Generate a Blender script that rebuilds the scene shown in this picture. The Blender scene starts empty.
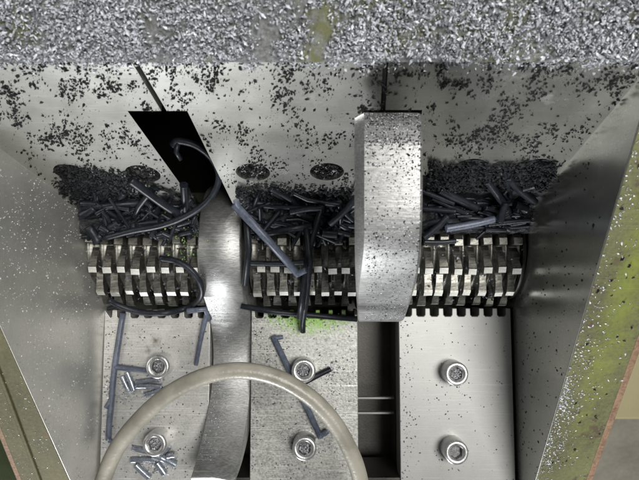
import bpy, bmesh, math, random
from mathutils import Vector, Matrix, Euler, noise

random.seed(7)
SC = bpy.context.scene
COL = SC.collection
MM = 0.001
# everything is measured in a frame square to the front plates (x right, y away from the
# operator, z out of the chamber); TILT then turns the whole machine so that its rim is level
TILT = Matrix.Rotation(math.radians(-27.8), 4, 'X')
D = 260.0                                   # camera distance from the front plates, mm

# ------------------------------------------------------------------ camera
cam = bpy.data.cameras.new('camera')
cam.sensor_width = 36.0
cam.lens = 18.0 * D / 159.75
cam.clip_start = 0.005
cam.clip_end = 20.0
cam.dof.use_dof = True
cam.dof.focus_distance = 0.215
cam.dof.aperture_fstop = 26.0
camo = bpy.data.objects.new('camera', cam)
COL.objects.link(camo)
camo.location = (0, 0, D * MM)
SC.camera = camo

# ------------------------------------------------------------------ world and lamps
w = bpy.data.worlds.new('World')
SC.world = w
w.use_nodes = True
bg = w.node_tree.nodes['Background']
bg.inputs[0].default_value = (0.93, 0.97, 1.0, 1)
bg.inputs[1].default_value = 0.07

def lamp(name, loc, aim, sx, sy, power, col):
    l = bpy.data.lights.new(name, 'AREA')
    l.shape = 'RECTANGLE'
    l.size = sx
    l.size_y = sy
    l.energy = power
    l.color = col
    o = bpy.data.objects.new(name, l)
    COL.objects.link(o)
    o.location = loc
    o.rotation_euler = (Vector(aim) - Vector(loc)).to_track_quat('-Z', 'Y').to_euler()
    return o

lamp('ceiling_lamp', (0.40, 0.10, 1.12), (0, 0, 0), 0.4, 0.5, 14.5, (1.0, 0.985, 0.95))
lamp('front_fill_light', (-0.34, -1.2, 0.06), (0, 0.04, 0.07), 0.28, 0.28, 17, (0.96, 0.98, 1.0))  # unseen low front light, added to brighten the back plates

SC.view_settings.view_transform = 'Standard'
SC.view_settings.look = 'None'
SC.view_settings.gamma = 1.0
SC.view_settings.exposure = 0.0
SC.view_settings.use_curve_mapping = False
SC.cycles.use_denoising = True
SC.cycles.max_bounces = 8
SC.cycles.glossy_bounces = 6

# ------------------------------------------------------------------ materials
def nodes_of(m):
    nt = m.node_tree
    return nt, nt.nodes, nt.links

def metal(name, c1, c2, metallic=0.85, rough=(0.3, 0.5), scale=0.08, stretch=(1, 1, 1),
          bump=0.05, bscale=1.2, bstretch=(1, 1, 1), patch=None, patch_scale=0.03, patch_at=0.55, patch_soft=0.12, fine=0.35, spot=None, scratch=0.0, spec=0.5):
    """worn steel or paint: two tones mixed by broad and fine noise, an optional stain colour,
    roughness and relief from their own noises (texture space in millimetres)"""
    m = bpy.data.materials.new(name)
    m.use_nodes = True
    nt, N, L = nodes_of(m)
    b = N['Principled BSDF']
    tc = N.new('ShaderNodeTexCoord')
    def mapped(s, st):
        mp = N.new('ShaderNodeMapping')
        mp.inputs['Scale'].default_value = (1000 * s * st[0], 1000 * s * st[1], 1000 * s * st[2])
        L.new(tc.outputs['Object'], mp.inputs['Vector'])
        return mp
    def tex(s, st, det=5, ro=0.6):
        mp = mapped(s, st)
        t = N.new('ShaderNodeTexNoise')
        t.inputs['Scale'].default_value = 1.0
        t.inputs['Detail'].default_value = det
        t.inputs['Roughness'].default_value = ro
        L.new(mp.outputs[0], t.inputs['Vector'])
        return t
    t1 = tex(scale, stretch, 6, 0.65)
    t2 = tex(bscale, bstretch, 3, 0.6)
    ad = N.new('ShaderNodeMath'); ad.operation = 'MULTIPLY_ADD'
    L.new(t2.outputs['Fac'], ad.inputs[0]); ad.inputs[1].default_value = fine
    L.new(t1.outputs['Fac'], ad.inputs[2])
    mr = N.new('ShaderNodeMapRange')
    mr.inputs['From Min'].default_value = 0.35 + fine * 0.4
    mr.inputs['From Max'].default_value = 0.65 + fine * 0.6
    L.new(ad.outputs[0], mr.inputs['Value'])
    mx = N.new('ShaderNodeMix'); mx.data_type = 'RGBA'
    mx.inputs['A'].default_value = (*c1, 1); mx.inputs['B'].default_value = (*c2, 1)
    L.new(mr.outputs[0], mx.inputs['Factor'])
    col = mx.outputs['Result']
    b.inputs['Specular IOR Level'].default_value = spec
    met = None
    if scratch:
        for rz, lo in ((0.5, .60), (-0.9, .63)):
            mp = N.new('ShaderNodeMapping')
            mp.inputs['Rotation'].default_value = (0.2, 0.3, rz)
            mp.inputs['Scale'].default_value = (40, 2600, 900)
            L.new(tc.outputs['Object'], mp.inputs['Vector'])
            t5 = N.new('ShaderNodeTexNoise'); t5.inputs['Scale'].default_value = 1.0
            t5.inputs['Detail'].default_value = 3
            L.new(mp.outputs[0], t5.inputs['Vector'])
            m5 = N.new('ShaderNodeMapRange')
            m5.inputs['From Min'].default_value = lo; m5.inputs['From Max'].default_value = lo + .05
            m5.inputs['To Max'].default_value = scratch
            L.new(t5.outputs['Fac'], m5.inputs['Value'])
            mx5 = N.new('ShaderNodeMix'); mx5.data_type = 'RGBA'
            mx5.inputs['B'].default_value = (*[min(.9, v * 1.5) for v in c2], 1)
            L.new(col, mx5.inputs['A']); L.new(m5.outputs[0], mx5.inputs['Factor'])
            col = mx5.outputs['Result']
    if patch:
        t3 = tex(patch_scale, (1, 1, 1), 5, 0.7)
        m3 = N.new('ShaderNodeMapRange')
        m3.inputs['From Min'].default_value = patch_at
        m3.inputs['From Max'].default_value = patch_at + patch_soft
        L.new(t3.outputs['Fac'], m3.inputs['Value'])
        mx2 = N.new('ShaderNodeMix'); mx2.data_type = 'RGBA'
        mx2.inputs['B'].default_value = (*patch, 1)
        L.new(col, mx2.inputs['A']); L.new(m3.outputs[0], mx2.inputs['Factor'])
        col = mx2.outputs['Result']
        mm = N.new('ShaderNodeMapRange')
        mm.inputs['To Min'].default_value = metallic; mm.inputs['To Max'].default_value = 0.1
        L.new(m3.outputs[0], mm.inputs['Value']); met = mm.outputs[0]
    if spot:                                # a paint smear of its own: centre and half sizes in mm (object space)
        c0, rad, sc_, nsc, soft = spot
        mp = N.new('ShaderNodeMapping'); mp.vector_type = 'TEXTURE'
        mp.inputs['Location'].default_value = [v * MM for v in c0]
        mp.inputs['Scale'].default_value = [v * MM for v in rad]
        L.new(tc.outputs['Object'], mp.inputs['Vector'])
        ln = N.new('ShaderNodeVectorMath'); ln.operation = 'LENGTH'
        L.new(mp.outputs[0], ln.inputs[0])
        t4 = tex(nsc, (1, 1, 1), 4, 0.7)
        sb = N.new('ShaderNodeMath'); sb.operation = 'MULTIPLY_ADD'
        L.new(t4.outputs['Fac'], sb.inputs[0]); sb.inputs[1].default_value = -1.6
        sb.inputs[2].default_value = 1.65
        s2_ = N.new('ShaderNodeMath'); s2_.operation = 'SUBTRACT'
        L.new(sb.outputs[0], s2_.inputs[0]); L.new(ln.outputs['Value'], s2_.inputs[1])
        m4 = N.new('ShaderNodeMapRange')
        m4.inputs['From Min'].default_value = 0.0; m4.inputs['From Max'].default_value = soft
        m4.inputs['To Max'].default_value = 0.8
        L.new(s2_.outputs[0], m4.inputs['Value'])
        mx4 = N.new('ShaderNodeMix'); mx4.data_type = 'RGBA'
        mx4.inputs['B'].default_value = (*sc_, 1)
        L.new(col, mx4.inputs['A']); L.new(m4.outputs[0], mx4.inputs['Factor'])
        col = mx4.outputs['Result']
    L.new(col, b.inputs['Base Color'])
    b.inputs['Metallic'].default_value = metallic
    if met: L.new(met, b.inputs['Metallic'])
    rr = N.new('ShaderNodeMapRange')
    rr.inputs['From Min'].default_value = 0.3; rr.inputs['From Max'].default_value = 0.7
    rr.inputs['To Min'].default_value = rough[0]; rr.inputs['To Max'].default_value = rough[1]
    L.new(t1.outputs['Fac'], rr.inputs['Value']); L.new(rr.outputs[0], b.inputs['Roughness'])
    bp = N.new('ShaderNodeBump')
    bp.inputs['Strength'].default_value = 1.0
    bp.inputs['Distance'].default_value = bump * MM
    L.new(t2.outputs['Fac'], bp.inputs['Height']); L.new(bp.outputs[0], b.inputs['Normal'])
    return m

def flakes_mat(name, lo, hi, metallic, rough, spec=0.5):
    m = bpy.data.materials.new(name)
    m.use_nodes = True
    nt, N, L = nodes_of(m)
    b = N['Principled BSDF']
    g = N.new('ShaderNodeNewGeometry')
    mx = N.new('ShaderNodeMix'); mx.data_type = 'RGBA'
    mx.inputs['A'].default_value = (*lo, 1); mx.inputs['B'].default_value = (*hi, 1)
    L.new(g.outputs['Random Per Island'], mx.inputs['Factor'])
    L.new(mx.outputs['Result'], b.inputs['Base Color'])
    b.inputs['Metallic'].default_value = metallic
    b.inputs['Roughness'].default_value = rough
    b.inputs['Specular IOR Level'].default_value = spec
    return m

M = {}
M['back'] = metal('ground_steel', (0.56, 0.56, 0.52), (0.74, 0.74, 0.70), 0.93, (0.25, 0.31), 0.02, (1, 1, 1), 0.012, 1.5, (0.35, 2, 2), fine=0.25, scratch=0.2, patch=(0.20, 0.20, 0.18), patch_scale=0.06, patch_at=0.58, patch_soft=0.25)
M['front'] = metal('dusty_steel', (0.36, 0.355, 0.335), (0.56, 0.555, 0.53), 0.5, (0.42, 0.58), 0.04, (1, 1, 1), 0.04, 1.1, patch=(0.16, 0.14, 0.11), patch_scale=0.05, patch_at=0.62, fine=0.7, scratch=0.4)
M['front_clean'] = metal('clean_plate_steel', (0.27, 0.27, 0.26), (0.35, 0.35, 0.34), 0.55, (0.44, 0.54), 0.03, (1, 1, 1), 0.012, 1.4, patch=(0.20, 0.195, 0.18), patch_scale=0.04, patch_at=0.66, fine=0.25, scratch=0.15)
M['front_milled'] = metal('milled_steel', (0.20, 0.20, 0.19), (0.48, 0.48, 0.45), 0.6, (0.42, 0.58), 0.05, (1, 1, 1), 0.10, 0.8, (1, 1.4, 1), fine=1.4, scratch=0.4, spot=((3, 47, 8), (28, 15, 60), (0.20, 0.38, 0.05), 0.5, 0.5))
M['wall_l'] = metal('worn_wall_steel', (0.55, 0.55, 0.51), (0.78, 0.77, 0.73), 0.75, (0.34, 0.48), 0.018, (1, 1, 1), 0.015, 1.2, (1, 0.3, 1.5), patch=(0.16, 0.10, 0.06), patch_scale=0.035, patch_at=0.68, fine=0.3, scratch=0.35)
M['wall_r'] = metal('smooth_wall_steel', (0.42, 0.42, 0.38), (0.56, 0.56, 0.52), 0.95, (0.22, 0.32), 0.015, (1, 1, 1), 0.008, 1.2, (1, 0.3, 1.5), patch=(0.20, 0.30, 0.08), patch_scale=0.02, patch_at=0.64, fine=0.2, scratch=0.3)
M['blade'] = metal('blade_steel', (0.25, 0.25, 0.245), (0.48, 0.48, 0.47), 0.82, (0.44, 0.58), 0.05, (1, 1, 1), 0.08, 1.1, (0.45, 1.7, 1.7), patch=(0.18, 0.32, 0.08), patch_scale=0.03, patch_at=0.70, fine=0.9, scratch=0.35)
M['rotor'] = metal('roller_steel', (0.085, 0.082, 0.072), (0.25, 0.245, 0.22), 0.8, (0.32, 0.5), 0.06, (1, 1, 1), 0.05, 0.9, patch=(0.16, 0.30, 0.06), patch_scale=0.03, patch_at=0.60, fine=0.9, scratch=0.3)
M['tip'] = metal('bright_tooth_steel', (0.55, 0.55, 0.51), (0.80, 0.80, 0.75), 0.3, (0.35, 0.5), 0.3, fine=0.3)
M['screw'] = metal('zinc_screw', (0.55, 0.55, 0.54), (0.75, 0.75, 0.74), 0.85, (0.25, 0.4), 0.3, fine=0.3)
M['socket'] = metal('packed_socket_dirt', (0.08, 0.08, 0.08), (0.40, 0.40, 0.41), 0.3, (0.5, 0.7), 0.6, bump=0.3, bscale=1.5, fine=0.8)
M['dark'] = metal('dark_steel', (0.018, 0.018, 0.017), (0.045, 0.044, 0.04), 0.5, (0.4, 0.6), 0.05, fine=0.4)
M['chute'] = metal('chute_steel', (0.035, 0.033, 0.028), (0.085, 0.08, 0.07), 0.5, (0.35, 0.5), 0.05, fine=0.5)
M['paint'] = metal('green_flange_paint', (0.085, 0.085, 0.05), (0.175, 0.18, 0.08), 0.0, (0.5, 0.7), 0.022, (1, 0.5, 1), 0.08, 0.9, spec=0.3, patch=(0.10, 0.08, 0.055), patch_scale=0.09, patch_at=0.58, patch_soft=0.03, fine=0.5, spot=((1.5, 30, 66), (10, 95, 300), (0.23, 0.275, 0.04), 0.16, 1.2), scratch=0.12)
M['paint_old'] = metal('olive_flange_paint', (0.085, 0.08, 0.045), (0.17, 0.155, 0.085), 0.0, (0.6, 0.8), 0.03, (1, 0.4, 1), 0.08, 0.8, spec=0.2, patch=(0.20, 0.10, 0.05), patch_scale=0.04, patch_at=0.62, fine=0.5)
M['rust'] = metal('rusty_edge', (0.13, 0.075, 0.045), (0.30, 0.19, 0.12), 0.0, (0.6, 0.8), 0.15, bump=0.25, bscale=0.8, fine=0.8)
M['body'] = metal('dark_green_body', (0.02, 0.03, 0.012), (0.045, 0.06, 0.022), 0.0, (0.4, 0.6), 0.02, fine=0.4)
M['floor'] = metal('workshop_floor', (0.15, 0.135, 0.105), (0.23, 0.21, 0.17), 0.0, (0.6, 0.8), 0.012, bump=0.3, bscale=0.2, fine=0.4)
M['cab'] = metal('beige_cabinet', (0.29, 0.255, 0.14), (0.34, 0.30, 0.17), 0.0, (0.4, 0.5), 0.01, fine=0.2)
M['rod'] = metal('shaded_blue_plastic', (0.006, 0.007, 0.010), (0.018, 0.022, 0.030), 0.0, (0.34, 0.52), 0.12, bump=0.06, bscale=0.9, fine=0.6, spec=0.32)  # dark sprue plastic, the trough's shade deepened into its colour
M['rodlit'] = metal('lit_blue_plastic', (0.055, 0.066, 0.094), (0.135, 0.155, 0.205), 0.0, (0.32, 0.5), 0.15, bump=0.06, bscale=0.9, fine=0.6)  # lit copy of the sprue plastic, brightness put into its colour
M['mound'] = metal('black_crumb_bed', (0.006, 0.0065, 0.008), (0.018, 0.019, 0.022), 0.0, (0.5, 0.7), 0.2, bump=0.8, bscale=0.7, fine=0.7)
M['dust'] = metal('dust_over_olive_paint', (0.09, 0.09, 0.085), (0.24, 0.245, 0.25), 0.0, (0.6, 0.8), 0.08, bump=0.6, bscale=1.0, patch=(0.12, 0.125, 0.055), patch_scale=0.05, patch_at=0.52, fine=1.2)
M['pellet'] = metal('silver_grey_plastic', (0.16, 0.18, 0.22), (0.42, 0.45, 0.50), 0.55, (0.18, 0.30), 0.2, bump=0.08, bscale=1.0, fine=0.7)
M['silver'] = flakes_mat('silver_shavings', (0.13, 0.135, 0.15), (0.74, 0.75, 0.80), 0.15, 0.45)
M['black'] = flakes_mat('dark_crumbs', (0.006, 0.006, 0.007), (0.026, 0.026, 0.025), 0.0, 0.7, 0.15)
M['grey'] = flakes_mat('grey_crumbs', (0.02, 0.022, 0.028), (0.14, 0.15, 0.18), 0.2, 0.4)
M['coal'] = flakes_mat('black_grey_crumbs', (0.004, 0.004, 0.005), (0.024, 0.026, 0.030), 0.0, 0.7, 0.25)
M['greenflake'] = flakes_mat('green_paint_crumbs', (0.06, 0.12, 0.03), (0.20, 0.34, 0.09), 0.0, 0.5)
M['white'] = flakes_mat('pale_specks', (0.28, 0.28, 0.28), (0.75, 0.75, 0.75), 0.1, 0.4)

m = bpy.data.materials.new('milky_hose_plastic'); m.use_nodes = True
nt, N, L = nodes_of(m); b = N['Principled BSDF']
tc = N.new('ShaderNodeTexCoord'); mp = N.new('ShaderNodeMapping'); mp.inputs['Scale'].default_value = (90, 90, 90)
t = N.new('ShaderNodeTexNoise'); t.inputs['Detail'].default_value = 6
t.inputs['Scale'].default_value = 1.0
L.new(tc.outputs['Object'], mp.inputs[0]); L.new(mp.outputs[0], t.inputs['Vector'])
mx = N.new('ShaderNodeMix'); mx.data_type = 'RGBA'
mr = N.new('ShaderNodeMapRange'); mr.inputs['From Min'].default_value = 0.36; mr.inputs['From Max'].default_value = 0.64
L.new(t.outputs['Fac'], mr.inputs['Value'])
t2 = N.new('ShaderNodeTexNoise'); t2.inputs['Scale'].default_value = 700.0; t2.inputs['Detail'].default_value = 4
L.new(tc.outputs['Object'], t2.inputs['Vector'])
bp = N.new('ShaderNodeBump'); bp.inputs['Distance'].default_value = 0.00015
L.new(t2.outputs['Fac'], bp.inputs['Height']); L.new(bp.outputs[0], b.inputs['Normal'])
mx.inputs['A'].default_value = (0.24, 0.225, 0.185, 1); mx.inputs['B'].default_value = (0.37, 0.35, 0.295, 1)
L.new(mr.outputs[0], mx.inputs['Factor']); L.new(mx.outputs['Result'], b.inputs['Base Color'])
b.inputs['Roughness'].default_value = 0.36
b.inputs['Subsurface Weight'].default_value = 0.25
b.inputs['Subsurface Radius'].default_value = (0.003, 0.0025, 0.002)
M['hose'] = m

# ------------------------------------------------------------------ helpers
W = {}          # absolute origin (mm, chamber frame) of every object

def tag(o, label=None, cat=None, group=None, kind=None):
    if label: o['label'] = label
    if cat: o['category'] = cat
    if group: o['group'] = group
    if kind: o['kind'] = kind
    return o

def link(o, origin, parent=None):
    COL.objects.link(o)
    origin = Vector(origin)
    W[o.name] = origin
    if parent:
        o.parent = parent
        o.location = (origin - W[parent.name]) * MM
    else:
        o.location = origin * MM
    return o

def empty(name, origin):
    return link(bpy.data.objects.new(name, None), origin)

def make(name, V, F, mats, parent=None, fm=None, smooth=False, bevel=0, origin=None):
    V = [Vector(v) for v in V]
    if origin is None:
        lo = [min(v[i] for v in V) for i in range(3)]; hi = [max(v[i] for v in V) for i in range(3)]
        origin = Vector(((lo[0] + hi[0]) / 2, (lo[1] + hi[1]) / 2, lo[2]))
    me = bpy.data.meshes.new(name)
    me.from_pydata([(v - Vector(origin)) * MM for v in V], [], F)
    if not isinstance(mats, (list, tuple)): mats = [mats]
    for mt in mats: me.materials.append(mt)
    if fm:
        for p, i in zip(me.polygons, fm): p.material_index = i
    bm = bmesh.new(); bm.from_mesh(me)
    bmesh.ops.recalc_face_normals(bm, faces=bm.faces)
    bm.to_mesh(me); bm.free()
    if smooth:
        for p in me.polygons: p.use_smooth = True
    o = bpy.data.objects.new(name, me)
    link(o, origin, parent)
    if bevel:
        md = o.modifiers.new('edge', 'BEVEL'); md.width = bevel * MM; md.segments = 2
        md.limit_method = 'ANGLE'; md.angle_limit = math.radians(40)
    return o

def put(name, me, origin, parent=None, rot=None):
    o = bpy.data.objects.new(name, me)
    link(o, origin, parent)
    if rot: o.rotation_euler = rot
    return o

def P(px, py, z):
    """chamber-frame point at height z that the photograph shows at (px, py)"""
    k = (D - z) / D * 0.5
    return Vector(((px - 319.5) * k, (240 - py) * k, z))

def slab(name, top, nrm, th, mat, parent=None, bevel=0.4, under={}):
    n = Vector(nrm).normalized() * -th
    k = len(top)
    V = [Vector(p) for p in top] + [Vector(p) + n + Vector((under.get(i, 0), 0, 0)) for i, p in enumerate(top)]
    F = [list(range(k)), list(range(2 * k - 1, k - 1, -1))]
    for i in range(k):
        j = (i + 1) % k
        F.append([i, j, k + j, k + i])
    return make(name, V, F, mat, parent, bevel=bevel)

def box(name, lo, hi, mat, parent=None, bevel=0.4):
    return slab(name, [(lo[0], lo[1], hi[2]), (hi[0], lo[1], hi[2]), (hi[0], hi[1], hi[2]), (lo[0], hi[1], hi[2])], (0, 0, 1), hi[2] - lo[2], mat, parent, bevel)

def drill(o, holes):
    """cut blind round pockets: holes = (abs centre, axis out of the plate, radius, depth)"""
    for c, ax, r, dp in holes:
        bm = bmesh.new()
        bmesh.ops.create_cone(bm, cap_ends=True, segments=32, radius1=r * MM, radius2=r * MM, depth=(dp + 10) * MM)
        q = Vector(ax).to_track_quat('Z', 'Y').to_matrix().to_4x4()
        pos = (Vector(c) - W[o.name] + Vector(ax).normalized() * ((10 - dp) / 2)) * MM
        bmesh.ops.transform(bm, matrix=Matrix.Translation(pos) @ q, verts=bm.verts)
        me = bpy.data.meshes.new('drill'); bm.to_mesh(me); bm.free()
        cut = bpy.data.objects.new('drill', me); COL.objects.link(cut)
        save = o.matrix_basis.copy(); par = o.parent
        o.parent = None; o.matrix_basis = Matrix.Identity(4)
        bevs = [(x.width, x.segments) for x in o.modifiers]; o.modifiers.clear()
        md = o.modifiers.new('b', 'BOOLEAN'); md.operation = 'DIFFERENCE'; md.object = cut; md.solver = 'EXACT'
        dg = bpy.context.evaluated_depsgraph_get(); dg.update()
        nm = bpy.data.meshes.new_from_object(o.evaluated_get(dg))
        o.modifiers.clear(); o.data = nm
        bpy.data.objects.remove(cut); bpy.data.meshes.remove(me)
        o.parent = par; o.matrix_basis = save

def crv(pts, n=6):
    """Catmull-Rom through pts"""
    pts = [Vector(p) for p in pts]
    if len(pts) < 3: return pts
    q = [2 * pts[0] - pts[1]] + pts + [2 * pts[-1] - pts[-2]]
    out = []
    for i in range(1, len(q) - 2):
        a, b, c, d = q[i - 1:i + 3]
        for k in range(n):
            u = k / n
            out.append(0.5 * ((2 * b) + (c - a) * u + (2 * a - 5 * b + 4 * c - d) * u * u + (3 * b - a - 3 * c + d) * u ** 3))
    out.append(pts[-1])
    return out

def tube_geo(pts, r, sides=8, taper=1.0, wob=0.0):
    V, F = [], []
    n = len(pts)
    t0 = (pts[1] - pts[0]).normalized()
    up = Vector((0, 0, 1)) if abs(t0.z) < 0.9 else Vector((1, 0, 0))
    x = t0.cross(up).normalized()
    for i, p in enumerate(pts):
        t = (pts[min(i + 1, n - 1)] - pts[max(i - 1, 0)]).normalized()
        x = (x - t * x.dot(t)).normalized()
        y = t.cross(x)
        rr = r * (1 + (taper - 1) * i / (n - 1)) * (1 + random.uniform(-wob, wob))
        for k in range(sides):
            a = 2 * math.pi * k / sides
            V.append(p + (x * math.cos(a) + y * math.sin(a)) * rr)
    for i in range(n - 1):
        for k in range(sides):
            k2 = (k + 1) % sides
            F.append([i * sides + k, i * sides + k2, (i + 1) * sides + k2, (i + 1) * sides + k])
    F.append(list(range(sides - 1, -1, -1)))
    F.append([(n - 1) * sides + k for k in range(sides)])
    return V, F

def sprue(name, paths, mat, label, cat, group=None, sides=9, bend=0.03):
    """one moulded piece: paths = list of (points, radius, taper)"""
    V, F = [], []
    for pts, r, tp in paths:
        pts = [Vector(p) for p in pts]
        if len(pts) == 2:
            a, b = pts; d = (b - a); e = d.length * bend
            j = Vector((random.uniform(-1, 1), random.uniform(-1, 1), random.uniform(-.4, .4))) * e
            pts = [a, a + d * 0.03, a.lerp(b, 0.35) + j * .7, a.lerp(b, 0.65) + j, b - d * 0.03, b]
        v, f = tube_geo(pts, r, sides, tp, 0.04)
        F += [[i + len(V) for i in q] for q in f]; V += v
    o = make(name, V, F, mat, smooth=False)
    for p in o.data.polygons: p.use_smooth = len(p.vertices) == 4
    return tag(o, label, cat, group)

FL = [(1, 0, 0), (-1, 0, 0), (0, 1, 0), (0, -1, 0), (0, 0, 1), (0, 0, -1)]
FLF = [(0, 2, 4), (2, 1, 4), (1, 3, 4), (3, 0, 4), (2, 0, 5), (1, 2, 5), (3, 1, 5), (0, 3, 5)]
def flakes(name, spots, mat, label, cat, parent=None):
    """spots: (point, normal, length, width, thickness, tilt); every flake is a chip of its own shape"""
    V, F = [], []
    for p, n, l, wd, th, tl in spots:
        q = Vector(n).to_track_quat('Z', 'Y')
        e = Euler((random.gauss(0, tl), random.gauss(0, tl), random.uniform(0, 6.28))).to_quaternion()
        q = q @ e
        k = len(V)
        for a in FL:
            v = Vector((a[0] * l * random.uniform(.35, .6), a[1] * wd * random.uniform(.35, .6) + a[0] * random.uniform(-.2, .2) * wd, a[2] * th * random.uniform(.35, .6)))
            if a[2] : v.x += random.uniform(-.25, .25) * l; v.y += random.uniform(-.25, .25) * wd
            V.append(Vector(p) + q @ v)
        F += [tuple(i + k for i in f) for f in FLF]
    me = bpy.data.meshes.new(name)
    o0 = sum((Vector(v) for v in V[::max(1, len(V) // 500)]), Vector()) / len(V[::max(1, len(V) // 500)])
    me.from_pydata([(v - o0) * MM for v in V], [], F)
    me.materials.append(mat)
    o = bpy.data.objects.new(name, me)
    link(o, o0, parent)
    return tag(o, label, cat, kind='stuff')

# ------------------------------------------------------------------ surfaces of the chamber (mm)
def fp_z(y): return -0.08 * (y + 38)                    # front plates
def bp_z(y): return 23 + 2.4 * (y - 16)                 # back plates
def rim_z(y): return 83.3 + 0.528 * y                   # hopper rim
def lw_x(z): return -107.5 - 0.17 * z                   # left wall
BN = Vector((0, -2.4, 1)).normalized()
FN = Vector((0, 0.08, 1)).normalized()
RN = Vector((0, -0.528, 1)).normalized()
XR = 97.0
YC, ZC, RR = -4.0, -8.0, 30.0                           # rotor axis and tip radius

def on(fz, px, py, h=0.0):
    """where the line of sight through (px, py) meets the surface z = fz(y) + h"""
    z = 20.0
    for _ in range(80):
        y = (240 - py) * 0.5 * (D - z) / D
        z += 0.3 * (max(-40, min(150, fz(y) + h)) - z)
    return P(px, py, z)

def on_back(px, py, h=0.0):
    # y = a(1 - z/D), z = 23 + h + 2.4 (y-16)
    a = (240 - py) * 0.5
    z = (23 + h - 38.4 + 2.4 * a) / (1 + 2.4 * a / D)
    return P(px, py, z)

def on_front(px, py, h=0.0):
    a = (240 - py) * 0.5
    z = (h - 0.08 * 38 - 0.08 * a) / (1 - 0.08 * a / D)
    return P(px, py, z)

def heap_z(y): return 24.5 + 0.22 * max(0, y)
def surf(y):
    if y < -36: return fp_z(y)
    r = ZC + math.sqrt(max(0, (RR + .5) ** 2 - (y - YC) ** 2))
    if y > -1: r = max(r, heap_z(y))
    if y > 16: r = max(r, bp_z(y))
    return max(r, -2)
def on_any(px, py, h=0.0): return on(surf, px, py, h)

# ------------------------------------------------------------------ ground outside
flr = make('floor', [(-900, -1100, -330), (1100, -1100, -330), (1100, 900, -330), (-900, 900, -330)], [(0, 1, 2, 3)], M['floor'])
flr.data.transform(TILT.inverted())
tag(flr, kind='structure')

# ------------------------------------------------------------------ the hopper
hop = empty('granulator_hopper', (0, 0, -60))
tag(hop, 'open steel granulator hopper with bolted plates, slots and a green painted rim', 'granulator')

# side walls
def wall_poly(xf, ys, zb):
    return [Vector((xf(zb), ys[0], zb)), Vector((xf(zb), ys[1], zb)), Vector((xf(rim_z(ys[1])), ys[1], rim_z(ys[1]))), Vector((xf(rim_z(ys[0])), ys[0], rim_z(ys[0])))]
slab('side_wall', wall_poly(lambda z: XR, (-134, 78), -55), (-1, 0, 0), 4, M['wall_r'], hop, 0.3)
slab('side_wall', wall_poly(lw_x, (-134, 78), -55), (1, 0, 0.17), 4, M['wall_l'], hop, 0.3)

# rim flanges: an angle strip along each side, rusty on its outer cut
def flange(pts, nrm, mat, edge, th=4):
    f = slab('rim_flange', pts, nrm, th, mat, hop, 0.5)
    f.data.materials.append(edge)
    return f
def rimpt(x, y, dz=0): return Vector((x, y, rim_z(y) + dz))
lf = flange([rimpt(lw_x(rim_z(-140)) - .2, -140, .3), rimpt(lw_x(rim_z(50.6)) - .2, 50.6, .3), rimpt(-134, 50.6, .3), rimpt(-134, -140, .3)], RN, M['paint_old'], M['rust'])
rf = flange([rimpt(XR + .3, -140, .3), rimpt(XR + .3, 50.6, .3), rimpt(120, 50.6, .3), rimpt(120, -140, .3)], RN, M['paint'], M['rust'])
tf = flange([rimpt(-190, 51, .3), rimpt(180, 51, .3), rimpt(180, 120, .3), rimpt(-190, 120, .3)], RN, M['dust'], M['rust'])
ff = flange([rimpt(-134, -162, .3), rimpt(120, -162, .3), rimpt(120, -140.6, .3), rimpt(-134, -140.6, .3)], RN, M['paint'], M['rust'])
for o, sx in ((lf, -1), (rf, 1)):
    for p in o.data.polygons:
        if p.normal.x * sx > 0.9: p.material_index = 1
# rusty lip hanging on the outer edge of each side flange
for x0, x1 in ((-136.4, -134.1), (120.1, 123.0)):
    slab('flange_lip', [rimpt(x0, -140, -.2), rimpt(x1, -140, -.2), rimpt(x1, 50.6, -.2), rimpt(x0, 50.6, -.2)], RN, 16, M['rust'], hop, 0.5)
# raised weld strip on the left flange
slab('flange_rib', [rimpt(-126, -140, 1.6), rimpt(-124.5, -140, 1.6), rimpt(-124.5, 50, 1.6), rimpt(-126, 50, 1.6)], RN, 1.4, M['paint_old'], hop, 0.4)

# outer body under the rim
def body_wall(pts, nrm): slab('body_panel', pts, nrm, 5, M['body'], hop, 0)
box('body_panel', (-131, -134, -64), (117, 118, -58), M['body'], hop, 0)
slab('body_panel', [(-117, -134, -57.5), (-117, 118, -57.5), (-131, 118, 40), (-131, -134, -10)], (1, 0, 0.1), 5, M['body'], hop, 0)
slab('body_panel', [(112, -134, -57.5), (112, 118, -57.5), (112, 118, 128), (112, -134, 8)], (-1, 0, 0), 5, M['body'], hop, 0)
slab('body_panel', [(-130, 112, -57.5), (111, 112, -57.5), (111, 112, 135), (-130, 112, 135)], (0, -1, 0), 5, M['body'], hop, 0)
slab('body_panel', [(-111, -134.5, -57.5), (111, -134.5, -57.5), (111, -134.5, 9), (-111, -134.5, 9)], (0, 1, 0), 5, M['body'], hop, 0)

box('body_ledge', (-260, -134, -60), (-131.5, 118, -30), M['body'], hop, 0)
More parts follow.
